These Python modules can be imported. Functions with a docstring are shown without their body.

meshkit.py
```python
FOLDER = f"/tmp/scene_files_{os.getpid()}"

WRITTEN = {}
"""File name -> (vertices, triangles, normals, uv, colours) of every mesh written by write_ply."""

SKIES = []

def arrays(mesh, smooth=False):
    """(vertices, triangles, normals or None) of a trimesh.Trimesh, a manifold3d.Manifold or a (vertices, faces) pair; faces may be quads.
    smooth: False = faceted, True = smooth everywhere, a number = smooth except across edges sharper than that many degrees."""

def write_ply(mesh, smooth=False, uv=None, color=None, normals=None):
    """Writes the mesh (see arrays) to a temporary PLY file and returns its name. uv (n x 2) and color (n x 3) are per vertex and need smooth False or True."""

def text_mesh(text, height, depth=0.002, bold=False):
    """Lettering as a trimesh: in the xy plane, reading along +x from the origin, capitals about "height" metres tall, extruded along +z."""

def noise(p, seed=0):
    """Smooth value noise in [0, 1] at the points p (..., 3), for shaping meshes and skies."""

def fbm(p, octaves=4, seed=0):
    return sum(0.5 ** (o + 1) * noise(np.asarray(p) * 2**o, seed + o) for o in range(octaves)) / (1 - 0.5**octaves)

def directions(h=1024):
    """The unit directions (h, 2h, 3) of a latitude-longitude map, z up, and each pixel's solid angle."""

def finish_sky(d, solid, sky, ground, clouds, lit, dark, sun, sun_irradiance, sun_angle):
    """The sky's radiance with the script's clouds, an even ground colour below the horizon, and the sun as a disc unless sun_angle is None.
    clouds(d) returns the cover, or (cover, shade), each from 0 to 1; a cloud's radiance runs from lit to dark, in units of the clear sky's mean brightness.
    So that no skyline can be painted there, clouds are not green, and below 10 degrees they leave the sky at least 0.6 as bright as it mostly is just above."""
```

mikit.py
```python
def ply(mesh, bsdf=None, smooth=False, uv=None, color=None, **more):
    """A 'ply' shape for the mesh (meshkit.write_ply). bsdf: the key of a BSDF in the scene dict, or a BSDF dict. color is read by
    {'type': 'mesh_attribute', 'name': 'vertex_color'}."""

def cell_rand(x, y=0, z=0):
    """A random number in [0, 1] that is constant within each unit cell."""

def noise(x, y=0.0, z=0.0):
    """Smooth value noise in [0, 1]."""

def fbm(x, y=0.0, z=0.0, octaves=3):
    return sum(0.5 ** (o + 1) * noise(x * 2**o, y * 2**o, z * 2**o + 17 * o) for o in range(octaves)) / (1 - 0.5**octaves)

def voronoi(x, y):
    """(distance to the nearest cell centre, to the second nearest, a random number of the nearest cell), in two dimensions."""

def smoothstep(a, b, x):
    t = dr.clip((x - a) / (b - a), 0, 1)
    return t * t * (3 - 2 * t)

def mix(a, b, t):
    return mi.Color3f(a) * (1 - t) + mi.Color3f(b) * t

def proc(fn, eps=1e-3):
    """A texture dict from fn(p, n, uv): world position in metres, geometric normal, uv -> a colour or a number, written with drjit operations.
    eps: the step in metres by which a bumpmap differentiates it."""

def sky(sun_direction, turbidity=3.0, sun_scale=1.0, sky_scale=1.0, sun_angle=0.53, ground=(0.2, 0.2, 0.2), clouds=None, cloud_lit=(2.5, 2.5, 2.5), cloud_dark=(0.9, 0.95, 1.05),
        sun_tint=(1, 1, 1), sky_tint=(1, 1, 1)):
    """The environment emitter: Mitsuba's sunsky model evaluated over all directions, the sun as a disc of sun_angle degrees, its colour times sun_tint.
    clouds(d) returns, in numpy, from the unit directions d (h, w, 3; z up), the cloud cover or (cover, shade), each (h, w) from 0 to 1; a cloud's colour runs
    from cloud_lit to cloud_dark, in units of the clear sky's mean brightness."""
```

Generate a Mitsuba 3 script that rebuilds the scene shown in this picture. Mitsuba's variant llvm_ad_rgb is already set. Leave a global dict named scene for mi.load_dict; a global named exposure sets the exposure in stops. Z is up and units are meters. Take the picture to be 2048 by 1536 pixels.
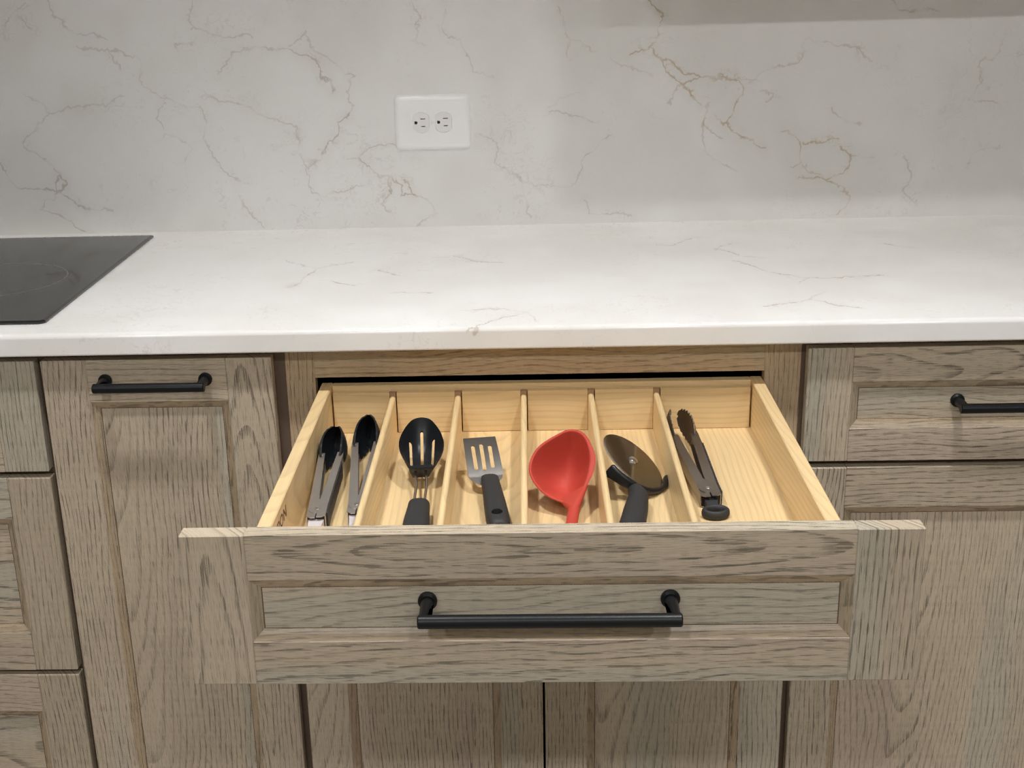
import math, numpy as np, trimesh, drjit as dr, mitsuba as mi, mikit, meshkit
import manifold3d as m3
from shapely.geometry import Polygon, Point, box as sbox
from mikit import noise, fbm, cell_rand, smoothstep, mix, proc

T = mi.ScalarTransform4f
scene, labels = {}, {}

# ------------------------------------------------------------------ camera
CAM = np.array([0.3325, -1.6481, 1.3889])
YAW, PITCH, ROLL = -0.0429, 0.33, -0.0295
_f = np.array([math.sin(YAW) * math.cos(PITCH), math.cos(YAW) * math.cos(PITCH), -math.sin(PITCH)])
_r = np.array([math.cos(YAW), -math.sin(YAW), 0.0])
_u = np.cross(_r, _f)
_up = -math.sin(ROLL) * _r + math.cos(ROLL) * _u
scene['camera'] = {'type': 'perspective', 'fov_axis': 'x', 'fov': 2 * math.degrees(math.atan(1024 / 2580.9)),
                   'near_clip': 0.05, 'far_clip': 50.0,
                   'principal_point_offset_x': 71.54 / 2048, 'principal_point_offset_y': -7.3 / 1536,
                   'to_world': T().look_at(origin=CAM.tolist(), target=(CAM + _f).tolist(), up=_up.tolist())}
exposure = 1.3

# ------------------------------------------------------------------ light of the room: recessed downlights (built further down)
NEAR_ROW = dict(y=-0.57, xs=(-0.12, 0.80), power=185.0, recess=0.11)
FAR_ROW = dict(y=-2.55, xs=(-1.04, -0.12, 0.80, 1.72), power=112.0, recess=0.0)
LAMP_COLOUR = np.array([0.995, 0.99, 0.985])
CEIL = 2.44

# ------------------------------------------------------------------ helpers
def numbered(key):
    if key not in used:
        used.add(key); return key
    i = 1
    while '%s_%03d' % (key, i) in used:
        i += 1
    k = '%s_%03d' % (key, i); used.add(k); return k
used = set()

def thing(name, label, cat, group=None):
    k = numbered(name)
    labels[k] = {'label': label, 'category': cat}
    if group: labels[k]['group'] = group
    return k

def put(name, mesh, mat, parent=None, smooth=False, label=None, uv=None, **more):
    k = numbered((parent + '__' if parent else '') + name)
    scene[k] = mikit.ply(mesh, mat, smooth=smooth, uv=uv, **more)
    if label: labels.setdefault(k, {})['label'] = label
    return k

def struct(name, mesh, mat, label=None, parent=None, smooth=False):
    k = put(name, mesh, mat, parent, smooth)
    labels[k] = {'kind': 'structure'}
    if label: labels[k]['label'] = label
    return k

def tm(x):
    if hasattr(x, 'to_mesh'):
        m = x.to_mesh()
        return trimesh.Trimesh(np.array(m.vert_properties)[:, :3], np.array(m.tri_verts), process=False)
    return x

def mf(t):
    return m3.Manifold(m3.Mesh(np.asarray(t.vertices, np.float32), np.asarray(t.faces, np.uint32)))

def box(x0, x1, y0, y1, z0, z1, c=0.0):
    if c <= 0:
        b = trimesh.creation.box(bounds=[[x0, y0, z0], [x1, y1, z1]])
        return b
    pts = []
    for x, sx in ((x0, 1), (x1, -1)):
        for y, sy in ((y0, 1), (y1, -1)):
            for z, sz in ((z0, 1), (z1, -1)):
                pts += [(x, y + sy * c, z + sz * c), (x + sx * c, y, z + sz * c), (x + sx * c, y + sy * c, z)]
    return trimesh.Trimesh(np.array(pts)).convex_hull

BOARD = [0]
def board(name, mesh, parent, grain, mat='oak', label=None, ident=None):
    """A wooden piece: uv carries metres along and across the grain, and which board it is."""
    m = tm(mesh)
    v = np.asarray(m.vertices)
    if ident is None:
        BOARD[0] += 1; ident = BOARD[0]
    a = {'x': 0, 'y': 1, 'z': 2}[grain]
    o = [i for i in range(3) if i != a]
    w = v[:, o[0]] + 0.83 * v[:, o[1]]
    uv = np.stack([v[:, a], w - (w.min() + w.max()) / 2 + 4.0 * ident], 1)
    return put(name, m, mat, parent, uv=uv, label=label)

def prism(poly, z0, z1):
    m = trimesh.util.concatenate([trimesh.creation.extrude_polygon(q, z1 - z0, engine='earcut') for q in getattr(poly, 'geoms', [poly])])
    m.apply_translation([0, 0, z0]); return m

def frame(o, y, z):
    """Matrix of a local frame: origin o, +Y along y, +Z near z."""
    y = np.array(y, float); y /= np.linalg.norm(y)
    z = np.array(z, float); z -= y * (z @ y); z /= np.linalg.norm(z)
    M = np.eye(4); M[:3, 0] = np.cross(y, z); M[:3, 1] = y; M[:3, 2] = z; M[:3, 3] = o
    return M

def moved(mesh, M):
    m = tm(mesh).copy(); m.apply_transform(M); return m

def join(*ms):
    return trimesh.util.concatenate([tm(m) for m in ms])

def ball(p, r, n=24):
    r = np.broadcast_to(np.array(r, float), 3)
    return m3.Manifold.sphere(1.0, n).scale(r.tolist()).translate(list(p))

def hull(*ms):
    return m3.Manifold.batch_hull(list(ms))

def cyl(p, q, r0, r1=None, n=32):
    p, q = np.array(p, float), np.array(q, float)
    L = np.linalg.norm(q - p); d = (q - p) / L
    c = m3.Manifold.cylinder(L, r0, r0 if r1 is None else r1, n)
    a = np.array([0.0, 0, 1]) if abs(d[2]) < .9 else np.array([1.0, 0, 0])
    x = np.cross(a, d); x /= np.linalg.norm(x); y = np.cross(d, x)
    return c.transform(np.stack([x, y, d, p], 1).tolist())

def lathe(profile, n=40):
    """profile [(r, z)...] closed on the axis, around +z"""
    return trimesh.creation.revolve(np.array(profile), sections=n)

def grid_shell(top, bottom):
    """Closed shell between two (n, m, 3) grids of the same outline."""
    n, m = top.shape[:2]
    idx = np.arange(n * m).reshape(n, m)
    a, b, c, d = idx[:-1, :-1].ravel(), idx[1:, :-1].ravel(), idx[1:, 1:].ravel(), idx[:-1, 1:].ravel()
    f1 = np.vstack([np.stack([a, b, c], 1), np.stack([a, c, d], 1)])
    f2 = f1[:, ::-1] + n * m
    ring = np.concatenate([idx[:-1, 0], idx[-1, :-1], idx[1:, -1][::-1], idx[0, 1:][::-1]])
    nx = np.roll(ring, -1)
    f3 = np.vstack([np.stack([nx, ring, ring + n * m], 1), np.stack([nx, ring + n * m, nx + n * m], 1)])
    t = trimesh.Trimesh(np.vstack([top.reshape(-1, 3), bottom.reshape(-1, 3)]), np.vstack([f1, f2, f3]), process=True)
    trimesh.repair.fix_normals(t)
    return t

# ------------------------------------------------------------------ materials
def rgb(*c):
    return {'type': 'rgb', 'value': list(c)}

def plain(name, base, rough=0.5, metallic=0.0, specular=0.5, **kw):
    scene[name] = {'type': 'twosided', 'b': {'type': 'principled', 'base_color': rgb(*base) if isinstance(base, (tuple, list)) else base,
                   'roughness': rough, 'metallic': metallic, 'specular': specular, **kw}}

def oak_fn(p, n, uv):
    u = uv.x
    k = dr.floor(uv.y / 4.0 + 0.5)
    v = uv.y - 4.0 * k
    r1, r2, r3, r4, r5 = (cell_rand(k, 3, s) for s in (1, 2, 3, 4, 5))
    v = v + 0.005 * (fbm(u * 4.5 + 31 * r1, v * 7 + 17 * r2, k, 2) - 0.5)
    # glued strips and cloudy stain: tan, grey-green, pinkish brown
    strip = noise(v * 21 + 40 * r2, u * 0.8 + 9 * r1, k)
    cloud = fbm(v * 26 + 11 * r3, u * 3.2, k + 0.5, 2)
    col = mix((0.425, 0.356, 0.264), (0.396, 0.357, 0.282), smoothstep(0.58, 0.80, strip))
    col = mix(col, (0.400, 0.324, 0.255), smoothstep(0.62, 0.85, 1 - strip))
    col = col * (0.93 + 0.14 * r1) * (0.88 + 0.24 * cloud)
    # growth rings: straight or cathedral, by how far the heart of the board lies
    vc = v - (r3 - 0.5) * 0.4
    uc = u - 2.0 * r4
    g = 165.0 * dr.sqrt(vc * vc + dr.square(uc * 0.07) + 1e-5) + 2.4 * fbm(u * 7 + 7 * r1, v * 20, k, 2)
    fr = g - dr.floor(g)
    ring = smoothstep(0.55, 0.93, fr) * (1 - smoothstep(0.94, 1.0, fr))
    # pores: short dark dashes along the grain, denser in the early wood
    coarse = smoothstep(0.35, 0.65, r5 * 0.6 + 0.5 * fbm(v * 14 + 3 * r1, u * 1.5, k, 2))
    d1 = noise(u * 50 + 13 * r2, v * 1250, k)
    d2 = noise(u * 110 + 5 * r4, v * 2300, k + 3.0)
    d3 = noise(u * 15 + 3 * r4, v * 1050, k + 5.0)
    d4 = noise(u * 75 + 7 * r3, v * 1700, k + 9.0)
    pore = smoothstep(0.56, 0.70, d1 * (0.70 + 0.42 * ring)) * (0.35 + 0.65 * coarse)
    pore2 = smoothstep(0.58, 0.74, d4 * (0.80 + 0.25 * ring))
    fine = smoothstep(0.45, 0.85, d2)
    line = smoothstep(0.66, 0.84, d3 * (0.72 + 0.34 * ring))
    return col * (1 - 0.46 * pore) * (1 - 0.30 * pore2) * (1 - 0.16 * fine) * (1 - 0.30 * line) * (1 - 0.10 * ring)

def glazed_fn(p, n, uv):
    return oak_fn(p, n, uv) * mi.Color3f(0.84, 0.77, 0.68)

def frame_fn(p, n, uv):
    return oak_fn(p, n, uv) * mi.Color3f(0.93, 0.82, 0.70)

def maple_fn(p, n, uv):
    u = uv.x
    k = dr.floor(uv.y / 4.0 + 0.5)
    v = uv.y - 4.0 * k
    r1, r2, r3 = (cell_rand(k, 5, s) for s in (1, 2, 3))
    g = 150.0 * dr.sqrt(dr.square(v - (r1 - 0.5) * 0.30) + dr.square((u - r2 * 0.6) * 0.10) + 4e-5) + 3.2 * fbm(u * 5 + 9 * r1, v * 14, k, 2)
    fr = g - dr.floor(g)
    line = smoothstep(0.50, 0.92, fr) * (1 - smoothstep(0.93, 1.0, fr))
    fib = noise(u * 22, v * 700, k)
    strip = fbm(v * 24 + 7 * r3, u * 0.6, k, 2)
    col = mix((0.622, 0.452, 0.236), (0.702, 0.530, 0.288), strip) * (0.95 + 0.10 * r3)
    return col * (1 - 0.10 * line) * (0.95 + 0.07 * fib)
VEIN_STRONG = "-0.602,1.047 -0.581,1.008 -0.537,0.996 -0.504,0.991 -0.489,0.982 -0.464,0.961;-0.504,0.991 -0.504,1.007 -0.493,1.02 -0.487,1.011 -0.493,0.994 -0.504,0.991;-0.504,0.991 -0.512,0.98 -0.533,0.976 -0.541,0.965 -0.525,0.951 -0.497,0.939 -0.482,0.929 -0.461,0.917;-0.081,1.228 -0.039,1.219 -0.022,1.21 -0.019,1.193 -0.007,1.172 0.004,1.152;0.028,1.113 0.006,1.103 0.009,1.085 -0.014,1.069 -0.02,1.047;0.019,1.037 0.042,1.043 0.054,1.023 0.075,1.003 0.093,1.005 0.114,0.986 0.109,0.969 0.136,0.97;0.115,1 0.126,0.991 0.132,0.973;0.093,1.005 0.089,0.978;0.548,1.294 0.567,1.273 0.564,1.253 0.56,1.232 0.545,1.218 0.518,1.205;0.549,1.216 0.565,1.197 0.586,1.174 0.604,1.157 0.621,1.133;0.565,1.199 0.586,1.197 0.603,1.18 0.633,1.164 0.663,1.16 0.693,1.163 0.708,1.148 0.705,1.125 0.693,1.104 0.683,1.087 0.709,1.065 0.749,1.038;0.633,1.164 0.608,1.154;0.647,1.126 0.646,1.101 0.644,1.079;0.683,1.087 0.667,1.094;0.8,1.058 0.814,1.047 0.81,1.032 0.815,1.015 0.794,1.011;0.818,1.049 0.856,1.051 0.877,1.057;0.878,1.039 0.896,1.03 0.9,1.008 0.886,0.987 0.86,0.983 0.812,0.988;0.86,0.983 0.879,0.97 0.906,0.954 0.904,0.938 0.888,0.921"
VEIN_FAINT = "-0.493,1.022 -0.525,1.052 -0.555,1.075 -0.546,1.094 -0.497,1.126 -0.508,1.141 -0.545,1.161;-0.497,1.126 -0.464,1.14 -0.41,1.145 -0.383,1.149 -0.372,1.159;-0.464,0.961 -0.41,0.96;-0.475,1.317 -0.471,1.296 -0.454,1.279 -0.435,1.26 -0.404,1.261 -0.38,1.246;-0.437,1.239 -0.382,1.232 -0.355,1.229 -0.33,1.22 -0.337,1.184 -0.319,1.167 -0.281,1.149 -0.26,1.135 -0.234,1.135;-0.382,1.232 -0.367,1.204;-0.543,1.298 -0.517,1.268;-0.569,1.27 -0.552,1.298 -0.523,1.318;-0.229,1.315 -0.238,1.29 -0.232,1.265 -0.196,1.258 -0.162,1.251 -0.131,1.254;-0.271,1.241 -0.249,1.245 -0.227,1.246;-0.271,1.241 -0.262,1.226;-0.198,1.193 -0.172,1.212 -0.173,1.226 -0.137,1.234 -0.107,1.233 -0.081,1.228;-0.068,1.234 -0.036,1.26 -0.025,1.227 0.012,1.203 0.037,1.183 0.034,1.162 0.022,1.15 0.025,1.135 0.034,1.128 0.028,1.113;-0.02,1.047 -0.048,1.021 -0.068,1.052 -0.065,1.096 -0.1,1.105 -0.146,1.13 -0.198,1.147 -0.214,1.155 -0.232,1.149;-0.295,1.145 -0.311,1.119 -0.304,1.101;-0.234,1.135 -0.225,1.113 -0.233,1.078 -0.22,1.051 -0.204,1.029 -0.183,1.008 -0.158,0.997;-0.303,1.086 -0.292,1.09 -0.254,1.065 -0.27,1.044;0.136,0.97 0.162,0.956 0.175,0.933 0.129,0.914;0.042,1.046 0.06,1.06 0.096,1.064 0.113,1.057;0.089,0.978 0.073,0.956 0.09,0.94;-0.053,1.021 -0.053,0.981 -0.029,0.974 0.011,0.978 0.052,0.994;0.146,1.3 0.158,1.28 0.148,1.239 0.169,1.226;0.201,1.287 0.195,1.258 0.22,1.235 0.237,1.208 0.249,1.182 0.287,1.173;0.259,1.075 0.285,1.057 0.28,1.031 0.309,1.009;-0.177,0.979 -0.166,0.948 -0.137,0.92;0.621,1.133 0.639,1.116;0.608,1.154 0.587,1.138 0.581,1.119;0.644,1.079 0.671,1.061;0.644,1.079 0.645,1.04 0.672,1.018 0.699,1;0.693,1.163 0.723,1.162 0.764,1.18 0.798,1.185 0.807,1.208 0.821,1.226 0.864,1.212 0.897,1.207 0.924,1.184;0.719,1.154 0.735,1.17;0.782,1.072 0.8,1.058;0.896,1.03 0.94,1.021;0.815,1.015 0.834,0.997 0.86,0.983;0.391,1.29 0.405,1.265 0.411,1.232 0.407,1.207;0.415,1.232 0.454,1.214;0.376,1.115 0.419,1.102 0.463,1.092;0.376,1.126 0.428,1.14;0.309,1.013 0.326,0.991 0.415,0.98 0.441,1.036 0.48,1.07;0.326,0.991 0.339,0.932;0.437,0.957 0.45,0.934 0.521,0.928;0.488,1.197 0.526,1.177 0.552,1.166;0.862,1.104 0.884,1.086 0.91,1.081;0.746,1.124 0.762,1.136 0.741,1.143;1.137,1.234 1.136,1.197 1.109,1.177 1.112,1.144 1.098,1.119 1.141,1.108;1.153,1.037 1.111,1.025 1.104,1.008;0.987,1.024 1.007,0.989 0.992,0.963 1.016,0.936;0.946,1.283 0.955,1.271 0.985,1.266 1.03,1.265"
VEIN_TOP = "-0.055,0.387 -0.021,0.339 0.005,0.329 -0.015,0.22;0.005,0.329 0.059,0.362;0.035,0.243 0.075,0.213 0.09,0.225;0.214,0.395 0.236,0.378 0.258,0.345 0.293,0.343;0.102,0.307 0.136,0.269;0.133,0.164 0.191,0.16;0.242,0.067 0.297,0.064 0.33,0.045 0.347,0;0.33,0.045 0.28,-0.001 0.261,-0.03;0.546,0.447 0.566,0.437 0.621,0.499;0.629,0.399 0.674,0.443;0.638,0.414 0.67,0.349 0.702,0.339;0.652,0.321 0.698,0.24 0.742,0.203 0.853,0.214;0.742,0.203 0.726,0.185;0.652,0.053 0.723,0.082 0.749,0.133;0.723,0.082 0.778,0.038;0.91,0.422 0.946,0.387"

def polylines(text):
    out = []
    for pl in text.split(';'):
        q = [tuple(map(float, s.split(','))) for s in pl.split()]
        out += list(zip(q[:-1], q[1:]))
    return out

def seg_distance(x, y, segs):
    best = mi.Float(1.0)
    for (ax, ay), (bx, by) in segs:
        dx, dy = bx - ax, by - ay
        L = dx * dx + dy * dy + 1e-9
        px, py = x - ax, y - ay
        t = dr.clip((px * dx + py * dy) / L, 0, 1)
        ex, ey = px - t * dx, py - t * dy
        best = dr.minimum(best, ex * ex + ey * ey)
    return dr.sqrt(best)

def quartz(x, y, strong, faint, gain, stretch=1.0, deep=0.58):
    """White quartz: cloudy ground, fine grey veins, a few brown ones. x, y are metres on the slab."""
    w1 = fbm(x * 40, y * 40, 1.0, 3) - 0.5
    w2 = fbm(x * 40, y * 40, 7.0, 3) - 0.5
    w3 = fbm(x * 210, y * 210, 5.0, 2) - 0.5
    w4 = fbm(x * 210, y * 210, 9.0, 2) - 0.5
    xs, ys = x + 0.018 * w1 + 0.0065 * w3, y + 0.018 * w2 + 0.0065 * w4
    cloud = fbm(x * 7, y * 7, 3.0, 3)
    base = mix((0.735, 0.727, 0.703), (0.785, 0.78, 0.765), smoothstep(0.3, 0.7, cloud))
    mod = fbm(x * 48, y * 48, 41.0, 2)
    # veins of the ground itself
    q = fbm(x * 9 + 2.5 * w1 + 0.3 * w3, y * 9 * stretch + 2.5 * w2 + 0.3 * w4, 11.0, 4)
    vein = (1 - smoothstep(0.0, 0.018, dr.abs(q - 0.5))) * smoothstep(0.38, 0.60, fbm(x * 5, y * 5, 19.0, 2))
    q2 = fbm(x * 13 + 1.6 * w2 + 0.2 * w4, y * 13 * stretch + 1.6 * w1 + 0.2 * w3, 23.0, 3)
    hair = 1 - smoothstep(0.0, 0.016, dr.abs(q2 - 0.5))
    base = mix(base, (0.56, 0.53, 0.485), gain * (0.46 * vein * (0.4 + mod) + 0.28 * hair * smoothstep(0.5, 0.68, fbm(x * 6, y * 6, 29.0, 2))))
    if faint:
        d = seg_distance(xs, ys, faint)
        near = 1 - smoothstep(0.0, 0.020, d)
        base = mix(base, (0.53, 0.495, 0.445), deep * (1 - smoothstep(0.0003, 0.0026, d)) * (0.25 + 0.75 * smoothstep(0.25, 0.65, mod)))
        base = mix(base, (0.58, 0.55, 0.51), near * (0.13 * mod + 0.60 * hair * mod))
    if strong:
        d = seg_distance(xs, ys, strong)
        near = 1 - smoothstep(0.0, 0.020, d)
        tint = smoothstep(-0.1, 0.35, x)
        base = mix(base, mix((0.43, 0.395, 0.345), (0.44, 0.345, 0.235), tint), 0.72 * (1 - smoothstep(0.0002, 0.0026, d)) * (0.30 + 0.70 * smoothstep(0.25, 0.65, mod)))
        base = mix(base, mix((0.55, 0.51, 0.46), (0.56, 0.475, 0.37), tint), near * (0.22 * mod + 0.70 * hair * mod))
    return base

_strong, _faint, _top = polylines(VEIN_STRONG), polylines(VEIN_FAINT), polylines(VEIN_TOP)

def wall_quartz(p, n, uv):
    return quartz(p.x, p.z, _strong, _faint, 0.75)

def counter_quartz(p, n, uv):
    return quartz(p.x, p.y + 0.7 * (p.z - COUNTER_Z), None, _top, 0.85, deep=1.0)

plain('oak', proc(oak_fn), 0.33, specular=0.5)
plain('oak_glazed', proc(glazed_fn), 0.33, specular=0.5)
plain('oak_frame', proc(frame_fn), 0.33, specular=0.5)
plain('oak_gap_shade', (0.090, 0.060, 0.040), 0.5)  # face-frame oak coloured dark to stand in for shade in the door gaps
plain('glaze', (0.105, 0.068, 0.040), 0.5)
plain('maple', proc(maple_fn), 0.36, specular=0.4)
plain('maple_end', (0.33, 0.205, 0.115), 0.5)
plain('quartz_wall', proc(wall_quartz), 0.22, specular=0.5)
plain('quartz_counter', proc(counter_quartz), 0.13, specular=0.5)
plain('black_metal', (0.004, 0.005, 0.006), 0.36, specular=0.25)
plain('black_nylon', (0.009, 0.010, 0.012), 0.36, specular=0.35)
plain('black_rubber', (0.022, 0.022, 0.023), 0.58, specular=0.4)
plain('steel', (0.44, 0.42, 0.40), 0.27, metallic=1.0)
plain('dark_steel', (0.16, 0.14, 0.12), 0.36, metallic=1.0)
plain('grey_plastic', (0.50, 0.47, 0.48), 0.4)
plain('red_silicone', (0.42, 0.052, 0.034), 0.62, specular=0.3)
plain('white_plastic', (0.88, 0.88, 0.88), 0.22, specular=0.5)
plain('ivory_plastic', (0.80, 0.79, 0.78), 0.3, specular=0.5)
plain('dark_hole', (0.01, 0.01, 0.01), 0.7)
plain('black_glass', (0.012, 0.012, 0.013), 0.05, specular=0.6)
plain('glass_print', (0.11, 0.11, 0.105), 0.3)
plain('wall_paint', (0.50, 0.495, 0.485), 0.8, specular=0.2)
plain('ceiling_paint', (0.72, 0.72, 0.71), 0.9, specular=0.2)
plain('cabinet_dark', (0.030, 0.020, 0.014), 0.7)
plain('burn_mark', (0.13, 0.06, 0.028), 0.7)
plain('lamp_baffle', (0.06, 0.06, 0.06), 0.6)
plain('lamp_trim', (0.85, 0.85, 0.84), 0.5)

def floor_fn(p, n, uv):
    row = dr.floor(p.y / 0.18)
    t = cell_rand(row, dr.floor((p.x + 0.6 * cell_rand(row, 3)) / 1.2), 2)
    g = noise(p.x * 12, p.y * 300, row)
    return mix((0.29, 0.25, 0.205), (0.36, 0.315, 0.26), t) * (0.88 + 0.16 * g)
plain('floor_wood', proc(floor_fn), 0.4)

# ------------------------------------------------------------------ the room
WALL_Y, COUNTER_Z = 0.6274, 0.915
X0, X1, Y0 = -2.4, 3.0, -3.7
struct('floor', box(X0, X1, Y0, WALL_Y + .1, -0.05, 0), 'floor_wood')
_ceiling = mf(box(X0, X1, Y0, WALL_Y + .1, CEIL, CEIL + 0.12))
for _x in NEAR_ROW['xs']:
    _ceiling = _ceiling - cyl((_x, NEAR_ROW['y'], CEIL - .01), (_x, NEAR_ROW['y'], CEIL + .2), 0.0785, n=40)
struct('ceiling', tm(_ceiling), 'ceiling_paint')
struct('wall_back', box(X0 - .1, X1 + .1, WALL_Y + 0.0205, WALL_Y + 0.12, 0, CEIL), 'wall_paint')
struct('wall_front', box(X0 - .1, X1 + .1, Y0 - 0.1, Y0, 0, CEIL), 'wall_paint')
struct('wall_left', box(X0 - 0.1, X0, Y0, WALL_Y + .1, 0, CEIL), 'wall_paint')
struct('wall_right', box(X1, X1 + 0.1, Y0, WALL_Y + .1, 0, CEIL), 'wall_paint')

def downlight(x, y, power, label, recess):
    t = thing('ceiling_light', label, 'ceiling light', 'recessed ceiling lights')
    ring = lathe([(0.078, 0.0), (0.098, 0.0), (0.098, -0.004), (0.094, -0.008), (0.080, -0.009), (0.078, -0.006), (0.078, 0.0)])
    ring.apply_translation([x, y, CEIL]); put('trim_ring', ring, 'lamp_trim', t, 30)
    a = np.linspace(0, 2 * np.pi, 41)[:-1]
    v = np.vstack([[[0, 0, 0]], np.stack([np.cos(a) * .076, np.sin(a) * .076, 0 * a], 1)]) + [x, y, CEIL + (recess or -0.003)]
    f = np.array([[0, 1 + (i + 1) % 40, 1 + i] for i in range(40)])
    if recess:
        tube = lathe([(0.0765, 0.0), (0.0780, 0.0), (0.0780, recess + .002), (0.0765, recess + .002), (0.0765, 0.0)])
        tube.apply_translation([x, y, CEIL]); put('baffle', tube, 'lamp_baffle', t, 30)
    put('lens', (v, f), 'lamp_trim', t, emitter={'type': 'area', 'radiance': rgb(*(LAMP_COLOUR * power).tolist())})

for row, where in ((NEAR_ROW, 'over the counter edge'), (FAR_ROW, 'over the room behind')):
    for i, x in enumerate(row['xs']):
        downlight(x, row['y'], row['power'], 'round recessed ceiling light %s, %s from the left' % (where, ('first', 'second', 'third', 'fourth')[i]), row['recess'])

# ------------------------------------------------------------------ backsplash, countertop, cooktop
k = put('backsplash', box(X0, X1, WALL_Y, WALL_Y + 0.02, COUNTER_Z, 1.372), 'quartz_wall')
labels[k] = {'label': 'full-height white quartz backsplash with brown and grey veins behind the counter', 'category': 'backsplash'}

def counter_mesh(x0, x1):
    r, yf, th = 0.007, -0.0206, 0.0312
    pts = [(WALL_Y, COUNTER_Z), (WALL_Y, COUNTER_Z - th)]
    rb = 0.003
    pts += [(yf + rb - rb * math.sin(a), COUNTER_Z - th + rb - rb * math.cos(a)) for a in np.linspace(0, math.pi / 2, 5)]
    pts += [(yf + r - r * math.cos(a), COUNTER_Z - r + r * math.sin(a)) for a in np.linspace(0, math.pi / 2, 10)]
    m = trimesh.creation.extrude_polygon(Polygon(pts), x1 - x0, engine='earcut')
    # (a, b, c) -> (x = c, y = a, z = b)
    v = m.vertices; m.vertices = np.stack([v[:, 2] + x0, v[:, 0], v[:, 1]], 1)
    trimesh.repair.fix_normals(m)
    return m
k = put('countertop', counter_mesh(-1.75, 2.35), 'quartz_counter', None, 35)
labels[k] = {'label': 'white quartz countertop with faint grey veins and a rounded front edge', 'category': 'countertop'}

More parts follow.
